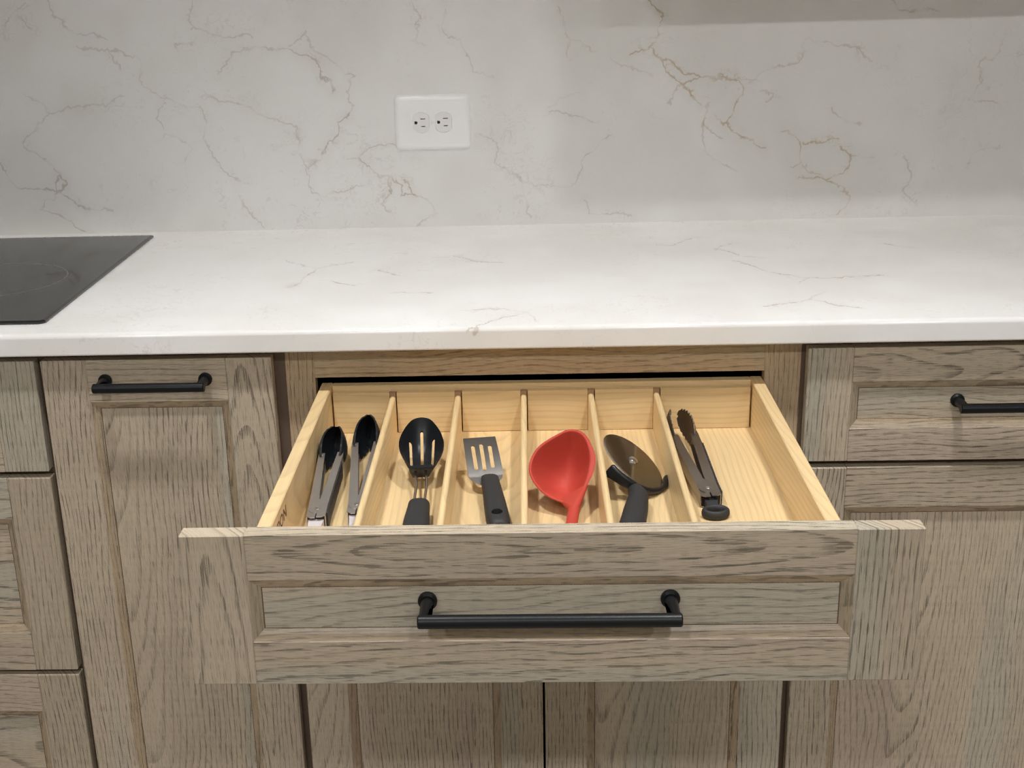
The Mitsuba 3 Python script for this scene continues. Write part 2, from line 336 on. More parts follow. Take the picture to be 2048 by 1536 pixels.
ck = thing('cooktop', 'black glass cooktop set into the white counter at the left edge', 'cooktop')
cx0, cx1, cy0, cy1 = -1.09, -0.3285, 0.030, 0.585
c = 0.007
outline = Polygon([(cx0 + c, cy0), (cx1 - c, cy0), (cx1, cy0 + c), (cx1, cy1), (cx0, cy1), (cx0, cy0 + c)])
edge = 0.0035
lo, mid = prism(outline, COUNTER_Z, COUNTER_Z + 0.0025), None
inner = outline.buffer(-edge, join_style=2)
glass = hull(mf(prism(outline, COUNTER_Z + 0.0002, COUNTER_Z + 0.0028)), mf(prism(inner, COUNTER_Z + 0.001, COUNTER_Z + 0.0046)))
put('glass', tm(glass), 'black_glass', ck)
for bx, by, br in ((-0.490, 0.270, 0.109), (-0.880, 0.185, 0.090), (-0.880, 0.440, 0.075)):
    ring = Point(bx, by).buffer(br, 48).difference(Point(bx, by).buffer(br - 0.0022, 48))
    put('burner_ring', prism(ring, COUNTER_Z + 0.0045, COUNTER_Z + 0.0048), 'glass_print', ck, label='thin grey printed ring marking a burner')

# ------------------------------------------------------------------ wall outlet
ot = thing('wall_outlet', 'white double wall outlet lying sideways in an oversize plate on the backsplash', 'outlet')
OX, OZ = 0.1722, 1.0998
def wall_shape(poly, d0, d1):
    """polygon in (x, z) around the outlet's centre -> solid standing d0..d1 out of the wall"""
    m = prism(poly, d0, d1)
    v = m.vertices; m.vertices = np.stack([OX + v[:, 0], WALL_Y - v[:, 2], OZ + v[:, 1]], 1)
    trimesh.repair.fix_normals(m); return m
def rrect(w, h, r):
    return sbox(-w / 2 + r, -h / 2 + r, w / 2 - r, h / 2 - r).buffer(r, 12)
from shapely import affinity
face = Point(0, 0).buffer(0.01765, 48).intersection(sbox(-0.0142, -0.02, 0.0142, 0.02))
holes = [affinity.translate(face.buffer(0.00022), s * 0.0197, 0) for s in (-1, 1)]
layers = []
for inset, d in ((0, 0.0), (0, 0.0015), (0.0010, 0.0034), (0.0028, 0.0050), (0.0055, 0.0061), (0.0090, 0.0067)):
    layers.append((rrect(0.132 - 2 * inset, 0.0945 - 2 * inset, max(0.008 - inset * .4, 0.003)), d))
ms = [mf(wall_shape(p, max(d - 0.0004, 0), d + 0.0001)) for p, d in layers]
plate = m3.Manifold.batch_hull(ms)
for hl in holes:
    plate = plate - mf(wall_shape(hl, 0.0035, 0.02))
put('cover_plate', tm(plate), 'white_plastic', ot, 25)
for i, s in enumerate((-1, 1)):
    f = affinity.translate(face, s * 0.0197, 0)
    slot1 = affinity.translate(sbox(-0.0041, -0.0008, 0.0041, 0.0008), s * 0.0197 + 0.0032, 0.0064)
    slot2 = affinity.translate(sbox(-0.0034, -0.0008, 0.0034, 0.0008), s * 0.0197 + 0.0036, -0.0064)
    gh = affinity.translate(Point(0, 0).buffer(0.0026, 16).union(sbox(-0.0026, -0.0026, 0, 0.0026)), s * 0.0197 - 0.0086, 0)
    d = 0.0074 - 0.0016 * i
    body = wall_shape(f.difference(slot1).difference(slot2).difference(gh), 0.0036, d)
    rk = put('receptacle', body, 'ivory_plastic', ot)
    for nm, sh in (('slot', slot1), ('slot', slot2), ('ground_hole', gh)):
        put(nm, wall_shape(sh, 0.0037, d - 0.0026), 'dark_hole', rk)
sc = Point(0, 0).buffer(0.0027, 20)
put('screw', wall_shape(sc.difference(sbox(-0.0004, -0.003, 0.0004, 0.003)), 0.0055, 0.0076), 'ivory_plastic', ot)

# ------------------------------------------------------------------ cabinets
OV, FACE = 0.0, 0.020            # plane of the door fronts, plane of the face frames
STILE, BEV, DEEP = 0.0625, 0.0105, 0.0085

def moulding(x0, x1, z0, z1, yf):
    """Four mitred strips that slope from the frame down to the panel; (x0, x1, z0, z1) is the opening of the frame."""
    out = []
    y1, y2 = yf + 0.0012, yf + DEEP
    o = [(x0, z0), (x1, z0), (x1, z1), (x0, z1)]
    i = [(x0 + BEV, z0 + BEV), (x1 - BEV, z0 + BEV), (x1 - BEV, z1 - BEV), (x0 + BEV, z1 - BEV)]
    b = 0.6
    st = [(a[0] * (1 - b) + c_[0] * b, a[1] * (1 - b) + c_[1] * b) for a, c_ in zip(o, i)]
    for q in range(4):
        w = (q + 1) % 4
        v = []
        for a in (q, w):
            v += [(o[a][0], y1, o[a][1]), (st[a][0], yf + 0.0045, st[a][1]), (i[a][0], y2 - 0.0008, i[a][1]), (i[a][0], y2 + 0.004, i[a][1]), (o[a][0], y2 + 0.004, o[a][1])]
        f = []
        for e in range(5):
            g = (e + 1) % 5
            f += [[e, g, 5 + g], [e, 5 + g, 5 + e]]
        f += [[0, 2, 1], [0, 3, 2], [0, 4, 3], [5, 6, 7], [5, 7, 8], [5, 8, 9]]
        m = trimesh.Trimesh(np.array(v), np.array(f), process=False)
        trimesh.repair.fix_normals(m)
        out.append((m, 'x' if q in (0, 2) else 'z'))
    return out

def shaker(parent, x0, x1, z0, z1, yf=0.0, panel_grain='z', th=0.0195, stile=STILE, rail_top=None, rail_bottom=None, ids=None):
    rt = rail_top or stile; rb = rail_bottom or rt
    yb = yf + th
    ids = ids or {}
    c = 0.0012
    board('stile', box(x0, x0 + stile, yf, yb, z0, z1, c), parent, 'z', ident=ids.get('l'))
    board('stile', box(x1 - stile, x1, yf, yb, z0, z1, c), parent, 'z', ident=ids.get('r'))
    board('rail', box(x0 + stile, x1 - stile, yf + .0001, yb, z1 - rt, z1, c * .6), parent, 'x', ident=ids.get('t'))
    board('rail', box(x0 + stile, x1 - stile, yf + .0001, yb, z0, z0 + rb, c * .6), parent, 'x', ident=ids.get('b'))
    board('panel', box(x0 + stile - .004, x1 - stile + .004, yf + DEEP, yb - 0.003, z0 + rb - .004, z1 - rt + .004), parent, panel_grain, ident=ids.get('p'))
    for m, g in moulding(x0 + stile, x1 - stile, z0 + rb, z1 - rt, yf):
        board('moulding', m, parent, g, 'oak_glazed')
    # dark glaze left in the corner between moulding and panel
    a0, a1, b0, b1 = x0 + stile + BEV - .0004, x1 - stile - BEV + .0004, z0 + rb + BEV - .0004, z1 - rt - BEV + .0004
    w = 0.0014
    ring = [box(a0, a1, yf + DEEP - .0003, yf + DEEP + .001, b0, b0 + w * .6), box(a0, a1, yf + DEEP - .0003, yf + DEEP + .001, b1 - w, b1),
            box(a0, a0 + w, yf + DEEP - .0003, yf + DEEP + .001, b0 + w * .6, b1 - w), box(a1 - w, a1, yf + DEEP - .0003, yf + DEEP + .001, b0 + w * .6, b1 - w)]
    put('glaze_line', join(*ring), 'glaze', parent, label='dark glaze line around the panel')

def pull(parent, xc, zc, cc, yf, R=0.0066, proj=0.035):
    """Bar pull: one round bar on two posts with round flanges, mitred at its ends."""
    x0, x1 = xc - cc / 2, xc + cc / 2
    yb = yf - proj
    bar = hull(cyl((x0 - R + .0012, yb, zc), (x1 + R - .0012, yb, zc), R), cyl((x0 - R, yb, zc), (x1 + R, yb, zc), R - .0012))
    ms = [bar]
    for x in (x0, x1):
        ms.append(cyl((x, yf - 0.004, zc), (x, yb, zc), 0.0062, 0.0062))
        ms.append(cyl((x, yf + 0.0005, zc), (x, yf - 0.0035, zc), 0.0092))
        ms.append(cyl((x, yf - 0.0035, zc), (x, yf - 0.0055, zc), 0.0092, 0.0070))
    m = ms[0]
    for q in ms[1:]:
        m = m + q
    put('handle', tm(m), 'black_metal', parent, 35, label='black metal bar pull')

ZT, ZR1, ZR2, ZB = 0.8712, 0.7093, 0.7000, 0.112
CARC_T = 0.8835

def carcass(t, x0, x1, opening=None, finish='oak_gap_shade'):
    """Sides, back, bottom, face frame with stiles and rails; opening: (x0, x1, z0, z1) of a drawer that stands open."""
    fs = 0.041
    yb = WALL_Y + 0.015
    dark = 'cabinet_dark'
    f0, f1 = FACE, FACE + 0.019
    xa, xb, za, zb = opening or (x0 + fs, x1 - fs, 0.73, 0.835)
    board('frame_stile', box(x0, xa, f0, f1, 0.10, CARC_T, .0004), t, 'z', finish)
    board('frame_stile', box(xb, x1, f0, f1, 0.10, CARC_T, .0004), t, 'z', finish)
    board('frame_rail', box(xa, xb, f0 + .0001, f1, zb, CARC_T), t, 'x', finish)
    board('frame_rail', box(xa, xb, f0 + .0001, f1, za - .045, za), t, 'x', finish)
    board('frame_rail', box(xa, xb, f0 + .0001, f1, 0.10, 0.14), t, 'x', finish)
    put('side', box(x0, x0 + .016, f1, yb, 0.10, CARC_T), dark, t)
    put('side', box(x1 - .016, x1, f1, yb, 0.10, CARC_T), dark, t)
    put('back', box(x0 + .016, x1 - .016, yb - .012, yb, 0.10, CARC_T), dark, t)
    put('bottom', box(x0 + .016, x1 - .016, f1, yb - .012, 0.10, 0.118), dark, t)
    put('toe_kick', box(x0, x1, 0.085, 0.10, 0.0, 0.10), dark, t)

# joints between the cabinets
J0, J1, J2, J3, J4 = -1.10, -0.3350, 0.0005, 0.6995, 1.3450

t = thing('base_cabinet', 'greyed oak drawer cabinet under the cooktop at the left edge', 'cabinet')
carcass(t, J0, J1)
for z0, z1, hz in ((ZR1, ZT, None), (0.3925, ZR2, None), (ZB, 0.3845, None)):
    d = numbered(t + '__drawer_front')
    shaker(d, J0 + 0.004, -0.3395, z0, z1, panel_grain='x', ids={'r': 61} if z0 == ZR1 else None)
    pull(d, (J0 - 0.3395) / 2, z0 + (z1 - z0) * 0.53, 0.229, DEEP)

t = thing('base_cabinet', 'narrow greyed oak cabinet with one tall pull-out front left of the open drawer', 'cabinet')
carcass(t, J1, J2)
d = numbered(t + '__pull_out_front')
shaker(d, -0.3308, -0.0146, ZB, ZT, panel_grain='z', rail_top=0.0605, rail_bottom=0.075)
pull(d, -0.1745, 0.8425, 0.1375, 0.0)

OPEN = (0.0405, 0.6510, 0.725, 0.8350)
t = thing('base_cabinet', 'greyed oak cabinet with its top drawer pulled out over two doors', 'cabinet')
centre = t
carcass(t, J2, J3, OPEN, 'oak_frame')
for x0, x1 in ((-0.0022, 0.3462), (0.3494, 0.6946)):
    d = numbered(t + '__door')
    shaker(d, x0, x1, ZB, ZR2, panel_grain='z')
    s = 1 if x0 < 0 else -1
    ph = trimesh.Trimesh()
    # bar pull standing upright near the top of the meeting stiles, hidden by the open drawer
    zc, xc = 0.585, (x1 - 0.031 if s > 0 else x0 + 0.031)
    m = hull(cyl((xc, -0.035, zc - .069), (xc, -0.035, zc + .069), .0066), cyl((xc, -0.035, zc - .070), (xc, -0.035, zc + .070), .0054))
    for z in (zc - .064, zc + .064):
        m = m + cyl((xc, -0.002, z), (xc, -.035, z), .0062) + cyl((xc, 0.0005, z), (xc, -0.0045, z), .0092)
    put('handle', tm(m), 'black_metal', d, 35, label='black metal bar pull')

t = thing('base_cabinet', 'greyed oak cabinet with a closed drawer over a door right of the open drawer', 'cabinet')
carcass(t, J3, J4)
d = numbered(t + '__drawer_front')
shaker(d, 0.7048, 1.3400, ZR1, ZT, panel_grain='x', stile=0.0600, rail_top=0.0478, rail_bottom=0.0475)
pull(d, 1.0224, 0.7930, 0.229, DEEP)
d = numbered(t + '__door')
shaker(d, 0.7055, 1.3400, ZB, ZR2, panel_grain='z', stile=0.0600)

t = thing('wall_cabinet', 'greyed oak wall cabinet over the right part of the counter', 'cabinet')
board('side', box(0.50, 0.518, 0.317, WALL_Y + .019, 1.372, 2.30), t, 'z')
board('side', box(1.782, 1.80, 0.317, WALL_Y + .019, 1.372, 2.30), t, 'z')
board('bottom', box(0.518, 1.782, 0.317, WALL_Y + .019, 1.380, 1.398), t, 'x')
board('top', box(0.518, 1.782, 0.317, WALL_Y + .019, 2.282, 2.30), t, 'x')
board('back', box(0.518, 1.782, WALL_Y + .007, WALL_Y + .019, 1.398, 2.282), t, 'z')
for x0, x1 in ((0.502, 0.9325), (0.9345, 1.365), (1.367, 1.798)):
    shaker(numbered(t + '__door'), x0, x1, 1.374, 2.298, yf=0.297)

# ------------------------------------------------------------------ the open drawer (parts of the centre cabinet)
YF = -0.5545
D = numbered(centre + '__drawer')
shaker(D, 0.0, 0.6964, 0.7100, 0.8707, yf=YF, panel_grain='x', stile=0.0622, rail_top=0.0477, rail_bottom=0.0470, ids={'p': 64})
pull(D, 0.3483, 0.7965, 0.2314, YF + DEEP, proj=0.0425)
BX0, BX1, BZ0, BZ1, BY1, FLOOR = 0.0468, 0.6498, 0.735, 0.8228, 0.0347, 0.757
BW = 0.0159
yb = YF + 0.0195
def side(x0, x1):
    return box(x0, x1, yb, BY1, BZ0, BZ1, 0.0012)
board('side', side(BX0, BX0 + BW), D, 'y', 'maple', label='pale maple drawer side')
board('side', side(BX1 - BW, BX1), D, 'y', 'maple', label='pale maple drawer side')
board('back', box(BX0 + BW, BX1 - BW, BY1 - BW, BY1 - .0003, BZ0, BZ1 - .0003, .001), D, 'x', 'maple', label='pale maple drawer back')
board('subfront', box(BX0 + BW, BX1 - BW, yb, yb + BW, BZ0, BZ1 - .0003, .001), D, 'x', 'maple')
board('bottom', box(BX0 + BW, BX1 - BW, yb + BW, BY1 - BW, FLOOR - .006, FLOOR), D, 'y', 'maple', label='pale maple drawer bottom')
tx = meshkit.text_mesh('ERON', 0.0125, 0.00025, bold=True)
tx.vertices[:, 0] *= 0.070 / (tx.vertices[:, 0].max())
v = tx.vertices
tx.vertices = np.stack([BX0 + BW + v[:, 2] - 0.0001, -0.4215 + v[:, 0], 0.7990 + v[:, 1]], 1)
put('stamp', tx, 'burn_mark', D, label='dark branded lettering on the drawer side')

# ------------------------------------------------------------------ the divider insert lying in the drawer
g = thing('utensil_organizer', 'maple divider insert with five round-topped dividers filling the open drawer', 'drawer organizer')
ix0, ix1 = BX0 + BW + .0020, BX1 - BW - .0020
iy1, iy0 = 0.0170, yb + BW + 0.001
DIV = (0.1470, 0.2362, 0.3256, 0.4168, 0.5052)
bk = mf(box(ix0, ix1, 0.0088, iy1, FLOOR + .0003, 0.8155, .0006))
fr = mf(box(ix0, ix1, iy0, iy0 + .008, FLOOR + .0003, 0.8155, .0006))
for x in DIV:
    cut = mf(box(x - .0044, x + .0055, -1, 1, FLOOR - .01, 0.9))
    bk = bk - cut; fr = fr - cut
for part in bk.decompose():
    board('back_board', tm(part), g, 'x', 'maple')
for part in fr.decompose():
    board('front_board', tm(part), g, 'x', 'maple')
for x in DIV:
    w, zt = 0.0040, 0.8105
    pts = [(-w, FLOOR + .0003), (w, FLOOR + .0003)] + [(w * math.cos(a), zt - w + w * math.sin(a)) for a in np.linspace(0, math.pi, 11)]
    m = trimesh.creation.extrude_polygon(Polygon(pts), 0.0088 - iy0 - .008, engine='earcut')
    v = m.vertices; m.vertices = np.stack([x + v[:, 0], iy0 + .008 + v[:, 2], v[:, 1]], 1)
    trimesh.repair.fix_normals(m)
    dk = board('divider', m, g, 'y', 'maple')
    # squared tongues in the notches of the end boards
    for ya, yc in ((0.0088, iy1), (iy0, iy0 + .008)):
        put('tongue', box(x - .0040, x + .0040, ya, yc, FLOOR + .0003, 0.8148), 'maple_end', dk, label='brown end-grain tongue in the notch')

# ------------------------------------------------------------------ utensils
def leaf(L, W, bulge, cup, th, scallop=0.0, nsc=6, tipw=0.25, basew=0.45, n=60, m=15, side=1, upper=1.0, under=0.0):
    """Upright leaf-shaped tong head: length along +Y, width along Z, hollow towards -side*X, scalloped edges."""
    s = np.linspace(0, 1, n)[:, None]
    t = np.linspace(-1, 1, m)[None, :]
    w = np.interp(s, [0, .08, .2, .4, .6, .8, .92, 1], np.array([basew, .60, .85, 1.0, .98, .82, .55, tipw])) * W / 2
    sc = 1 + scallop * (np.abs(np.sin(np.pi * nsc * s)) - 0.6) * (s > .12) * np.abs(t) ** 3 * np.where(t > 0, upper, 1.0)
    Z = t * w * sc
    Y = L * s + 0 * t
    base = bulge * np.sin(np.pi * np.clip(s, 0, 1) ** 0.9) - 0.55 * bulge * s ** 3
    X = base + cup * ((1 - t ** 2) - 0.5) * np.sin(np.pi * np.clip(.06 + .88 * s, 0, 1)) ** .6
    X = X - under * np.clip(-t, 0, 1) ** 2 * np.sin(np.pi * np.clip(.05 + .9 * s, 0, 1))
    outer = np.stack([side * (X + th), Y, Z], -1)
    inner = np.stack([side * X, Y, Z * 0.985], -1)
    return grid_shell(outer, inner)

def arm_flange(side, Lp, La, w0, wj, x0, xj, cut):
    """Outline (x, y) of one flat flange of a tong arm; side +1/-1; x0, xj: outer half widths at pivot and head."""
    return Polygon([(side * x0 * .55, -Lp), (side * x0, -Lp + .004), (side * x0, 0.01), (side * xj, La), (side * (xj - wj), La), (side * max(x0 - w0, 0.0008), cut), (side * 0.0008 if True else 0, cut - .004), (side * 0.0008, -Lp)])

def tongs(label, piv, yaw, H, La, xp, xj, Lh, Wh, head, tab, lift=0.010, grip=True, wj=0.0078, w0=0.0095, rollz=0.0, lean=0.0, metal='tong_steel'):
    """Tongs lying on their side: pivot at piv (x, y, z of the underside), arms run along the local +Y."""
    t = thing('tongs', label, 'tongs', None)
    yv = np.array([math.sin(yaw), math.cos(yaw), lift / La])
    M = frame(piv, yv, (math.sin(rollz), 0, math.cos(rollz)))
    cut = 0.036
    for sd in (-1, 1):
        a = t + '__arm'
        fl = arm_flange(sd, 0.020, La, w0, wj, xp, xj, cut)
        z2 = 0.0 if sd > 0 else 0.0011      # one arm nests inside the other at the pivot
        ths = 0.0010
        fl = fl.union(Point(0, 0).buffer(xp * .92, 24)).union(sbox(-xp * .8, -.004, xp * .8, .024).intersection(Polygon([(-xp, 0), (xp, 0), (0.001, cut), (-0.001, cut)])))
        top = prism(fl, H - z2 - ths, H - z2)
        bot = prism(fl, z2, z2 + ths)
        o = Polygon([(sd * xp, -.016), (sd * xp, 0.01), (sd * xj, La), (sd * (xj - .0012), La), (sd * (xp - .0012), 0.01), (sd * (xp - .0012), -.016)])
        back = prism(o, z2, H - z2)
        ak = put('arm', moved(join(top, bot, back), M), metal, t)
        if grip and (grip != 'right' or sd > 0):
            gp = Polygon([(sd * (xp + .0002), -.012), (sd * (xp + .0002), 0.01), (sd * (xj - (xj - xp) * .18), La * .80), (sd * (xj - (xj - xp) * .18 + .0018), La * .80), (sd * (xp + .0022), .012), (sd * (xp + .0022), -.012)])
            put('grip', moved(prism(gp, -.0002 + z2, H + .0003 - z2), M), 'black_rubber', ak, label='black grip along the outside of the arm')
        # rivet that holds the head
        if head == 'nylon':
            xr = sd * (xj - wj * .5)
            rv = ball((xr, La - .006, H - z2), (.0026, .0026, .0011))
            put('rivet', moved(rv, M), 'rivet_steel', ak, True)
        # heads
        if head == 'nylon':
            hd = leaf(Lh, Wh, 0.0060, 0.0050, 0.0022, 0.16, 7, .22, .45, side=sd, upper=0.15, under=0.0075)
            tilt = math.atan2(xj - wj * .55 - .0015 + lean, Lh)
            R = trimesh.transformations.rotation_matrix(sd * tilt, [0, 0, 1])
            hd.apply_transform(R)
            hd.apply_translation([sd * (xj - wj * .55), La - .012, H / 2 + .001])
            tongue = box(-.0032, .0032, La - .030, La + .002, .0022, H - .0022, .0008)
            tongue.apply_translation([sd * (xj - wj * .55), 0, 0])
            put('head', moved(join(hd, tongue), M), 'black_nylon', t, 40, label='black scalloped nylon head')
        else:
            hd = leaf(Lh, Wh, 0.0050, 0.0050, 0.0010, 0.16, 9, .14, .45, side=sd)
            tilt = math.atan2(xj - wj * .5 - .002, Lh) * .55
            R = trimesh.transformations.rotation_matrix(sd * tilt, [0, 0, 1])
            hd.apply_transform(R)
            hd.apply_translation([sd * (xj - .0045), La - .004, H / 2])
            neck = hull(mf(box(min(sd * xj, sd * (xj - .0025)), max(sd * xj, sd * (xj - .0025)), La - .03, La - .008, .001, H - .001)),
                        mf(box(min(sd * xj, sd * (xj - .004)), max(sd * xj, sd * (xj - .004)), La + .006, La + .010, H / 2 - .0075, H / 2 + .0075)))
            put('head', moved(join(hd, neck), M), 'head_steel', t, 40, label='dark metal scalloped head')
    pr = m3.Manifold.union if False else None
    rv = ball((0.0, 0.0, H), (.0034, .0034, .0014)) + cyl((0, 0, H - .004), (0, 0, H + .0002), .0024)
    put('pivot_rivet', moved(rv, M), 'rivet_steel', t, 35)
    if tab == 'grey':
        w = xp * .80
        p = Polygon([(-w, -.016), (w, -.016), (w * .72, -.046), (w * .4, -.052), (-w * .4, -.052), (-w * .72, -.046)])
        put('locking_tab', moved(prism(p, H * .25, H * .72), M), 'grey_plastic', t, label='grey locking tab')
        put('spring_block', moved(box(-xp + .0016, xp - .0016, -.016, .02, .0025, H - .0025), M), 'dark_hole', t)
    else:
        put('spring_block', moved(box(-xp + .0016, xp - .0016, -.0150, .02, .0025, H - .0025), M), 'black_nylon', t)
        st = hull(mf(box(-.0075, .0075, -.019, -.014, .003, H * .65)), mf(box(-.0055, .0055, -.036, -.030, .002, H * .45)))
        a = np.linspace(0, 2 * np.pi, 33)[:-1]
        ring = None
        pts = [(0.0128 * math.cos(q) if abs(math.cos(q)) > 0 else 0, -.044 + .0085 * math.sin(q)) for q in a]
        balls = [ball((x, y, H * .46), (.0036, .0036, .0058), 14) for x, y in pts]
        body = st
        for i in range(32):
            body = body + hull(balls[i], balls[(i + 1) % 32])
        put('hanging_loop', moved(body, M), 'black_rubber', t, 45, label='black rubber hanging loop')
    return t

plain('tong_steel', (0.62, 0.595, 0.57), 0.42, metallic=1.0)
plain('worn_steel', (0.36, 0.335, 0.31), 0.34, metallic=1.0)
plain('rivet_steel', (0.85, 0.83, 0.80), 0.16, metallic=1.0)
plain('head_steel', (0.13, 0.10, 0.075), 0.40, metallic=0.7)

FL = FLOOR + 0.0015
tongs('tongs with black nylon heads leaning along the left drawer side, the leftmost pair', (0.0860, -0.2870, FL), -0.027, 0.0195, 0.150, 0.0112, 0.0158, 0.090, 0.042, 'nylon', 'grey', lift=0.0105, grip='right')
tongs('tongs with black nylon heads against the first divider, tips nearly at the drawer back', (0.1308, -0.2760, FL), -0.050, 0.0195, 0.174, 0.0108, 0.0185, 0.098, 0.044, 'nylon', 'grey', lift=0.0105, grip=False, wj=.0085, lean=.004)
tongs('all-metal tongs with scalloped metal heads and a black loop, in the wide right compartment', (0.5425, -0.2350, FL), -0.072, 0.0170, 0.150, 0.0122, 0.0178, 0.076, 0.042, 'metal', 'loop', lift=0.0115, grip='right', wj=.0095, w0=.0112, metal='worn_steel')

# --- slotted spoon
t = thing('slotted_spoon', 'black nylon slotted spoon with two wire stems and a fat black handle', 'spoon')
base, tip = np.array([0.2020, -0.1900, 0.7885]), np.array([0.1885, -0.1000, 0.8200])
M = frame(base, tip - base, (0, 0, 1))
L = np.linalg.norm(tip - base)
def polar_outline(pts, c, n, sm=1.0):
    """Radius around c, at n + 1 angles (the last repeats the first), of a traced outline in millimetres."""
    from scipy.ndimage import gaussian_filter1d
    q = (np.array(pts, float) - c) / 1000.0
    an = np.arctan2(q[:, 1], q[:, 0]); o_ = np.argsort(an)
    from scipy.interpolate import PchipInterpolator
    aa = np.concatenate([an[o_] - 2 * np.pi, an[o_], an[o_] + 2 * np.pi]); rr = np.tile(np.hypot(q[:, 0], q[:, 1])[o_], 3)
    th_ = np.linspace(-np.pi, np.pi, n + 1)[:-1]
    r_ = gaussian_filter1d(PchipInterpolator(aa, rr)(th_), sm, mode='wrap')
    return np.append(th_, np.pi), np.append(r_, r_[0])
n, m = 129, 22
SPOON = [(6.1, 94.4), (-4.2, 91.8), (-12.8, 81.6), (-20.1, 67.7), (-24.9, 53.8), (-26.5, 42.2), (-25.3, 28), (-22.1, 16.1), (-19.4, 5.5), (-17.0, -0.6), (-9, -2), (-2.9, -2.8), (5, -3.1),
         (12, -3.4), (15.2, 1.9), (21.4, 12.7), (26.9, 26), (29.4, 38.6), (29.3, 50.5), (26.9, 65.2), (22, 79.1), (15.3, 90.9)]
SC = np.array([1.5, 42.0])
th, orad = polar_outline(SPOON, SC, n - 1, 1.0)
rho = np.linspace(0.02, 1, m)
depth = 0.031
def bowl(th_off, sc):
    g = np.zeros((n, m, 3))
    for j, q in enumerate(rho):
        g[:, j, 0] = SC[0] / 1000 + np.cos(th) * orad * q
        g[:, j, 1] = SC[1] / 1000 + np.sin(th) * orad * q
        g[:, j, 2] = -depth * (1 - q ** 2.6) - th_off
    return g
def close_polar(top, bot):
    """shell from polar grids (first column = centre), rows run around"""
    nn, mm = top.shape[:2]
    V, F = [], []
    for g, flip in ((top, False), (bot, True)):
        off = len(V) and sum(len(x) for x in V)
        pts = g[:-1].reshape(-1, 3); ctr = g[:-1, 0].mean(0)[None]
        V.append(np.vstack([pts, ctr])); k = (nn - 1) * mm
        for i in range(nn - 1):
            i2 = (i + 1) % (nn - 1)
            for j in range(mm - 1):
                a, b, c_, d_ = off + i * mm + j, off + i2 * mm + j, off + i2 * mm + j + 1, off + i * mm + j + 1
                fs = [[a, c_, b], [a, d_, c_]]
                F += [f[::-1] for f in fs] if flip else fs
            fs = [off + k, off + i * mm, off + i2 * mm]
            F.append(fs[::-1] if flip else fs)
    o2 = len(V[0])
    for i in range(nn - 1):
        i2 = (i + 1) % (nn - 1)
        a, b, c_, d_ = i * mm + mm - 1, i2 * mm + mm - 1, o2 + i2 * mm + mm - 1, o2 + i * mm + mm - 1
        F += [[a, c_, b], [a, d_, c_]]
    mesh = trimesh.Trimesh(np.vstack(V), np.array(F), process=False)
    trimesh.repair.fix_normals(mesh)
    return mesh
sp = mf(close_polar(bowl(0, 1.0), bowl(0.0024, 1.0)))
for p0, p1, w in (((5.2, 82), (1.0, 26), .0019), ((-10.6, 67), (-12.2, 29), .0017), ((18.8, 66), (13.4, 27.5), .0017)):
    c0, c1 = np.array(p0) / 1000, np.array(p1) / 1000
    sp = sp - hull(cyl((*c0, -.05), (*c0, .02), w, n=16), cyl((*c1, -.05), (*c1, .02), w, n=16))
neck = hull(mf(box(-.0172, .0118, -.0026, 0.003, -.004, -.0003)), mf(box(-.0145, .0090, 0.000, 0.006, -.013, -.008)), mf(box(-.0125, .0070, 0.003, 0.014, -.0205, -.017)))
sp = sp + neck
put('head', moved(sp, M), 'black_nylon', t, 40)
hstart, hend = np.array([0.2025, -0.2680, 0.7728]), np.array([0.2045, -0.430, 0.7683])
for sx in (-1, 1):
    p = (M @ np.array([-.0028 + sx * .0064, 0.006, -.010, 1]))[:3]
    q0 = np.array([0.2022 + sx * .0062, -0.225, 0.7775]); q = hstart + [sx * .0060, -.006, 0.0015]
    put('stem', tm(hull(ball(p, .0017, 12), ball(q0, .0017, 12)) + hull(ball(q0, .0017, 12), ball(q, .0017, 12))), 'steel', t, 40, label='steel wire stem')
sec = [(0, .0102, .0072), (.003, .0125, .0092), (.02, .0133, .0100), (.06, .0152, .0108), (.11, .0150, .0108), (.15, .0120, .0095)]
hd = hend - hstart; hl = np.linalg.norm(hd); Mh = frame(hstart, hd, (0, 0, 1))
def loft(sec, n=40, e=2.6):
    a = np.linspace(0, 2 * np.pi, n + 1)[:-1]
    rings = []
    for y, rx, rz in sec:
        cx_, sx_ = np.cos(a), np.sin(a)
        rings.append(np.stack([rx * np.sign(cx_) * np.abs(cx_) ** (2 / e), np.full(n, y), rz * np.sign(sx_) * np.abs(sx_) ** (2 / e)], 1))
    V = np.vstack(rings + [[[0, sec[0][0], 0]], [[0, sec[-1][0], 0]]])
    F = []
    for i in range(len(sec) - 1):
        for j in range(n):
            k = (j + 1) % n
            F += [[i * n + j, (i + 1) * n + j, (i + 1) * n + k], [i * n + j, (i + 1) * n + k, i * n + k]]
    c0, c1 = len(V) - 2, len(V) - 1
    for j in range(n):
        k = (j + 1) % n
        F += [[c0, j, k], [c1, (len(sec) - 1) * n + k, (len(sec) - 1) * n + j]]
    mesh = trimesh.Trimesh(V, np.array(F), process=False)
    trimesh.repair.fix_normals(mesh)
    return mesh
def smooth_sec(sec, k=5):
    from scipy.interpolate import PchipInterpolator
    s = np.array(sec); q = np.linspace(0, len(s) - 1, (len(s) - 1) * k + 1)
    return np.stack([PchipInterpolator(np.arange(len(s)), s[:, i])(q) for i in range(s.shape[1])], 1)
put('handle', moved(loft(smooth_sec(sec)), Mh), 'black_rubber', t, 40, label='thick black rubber handle')

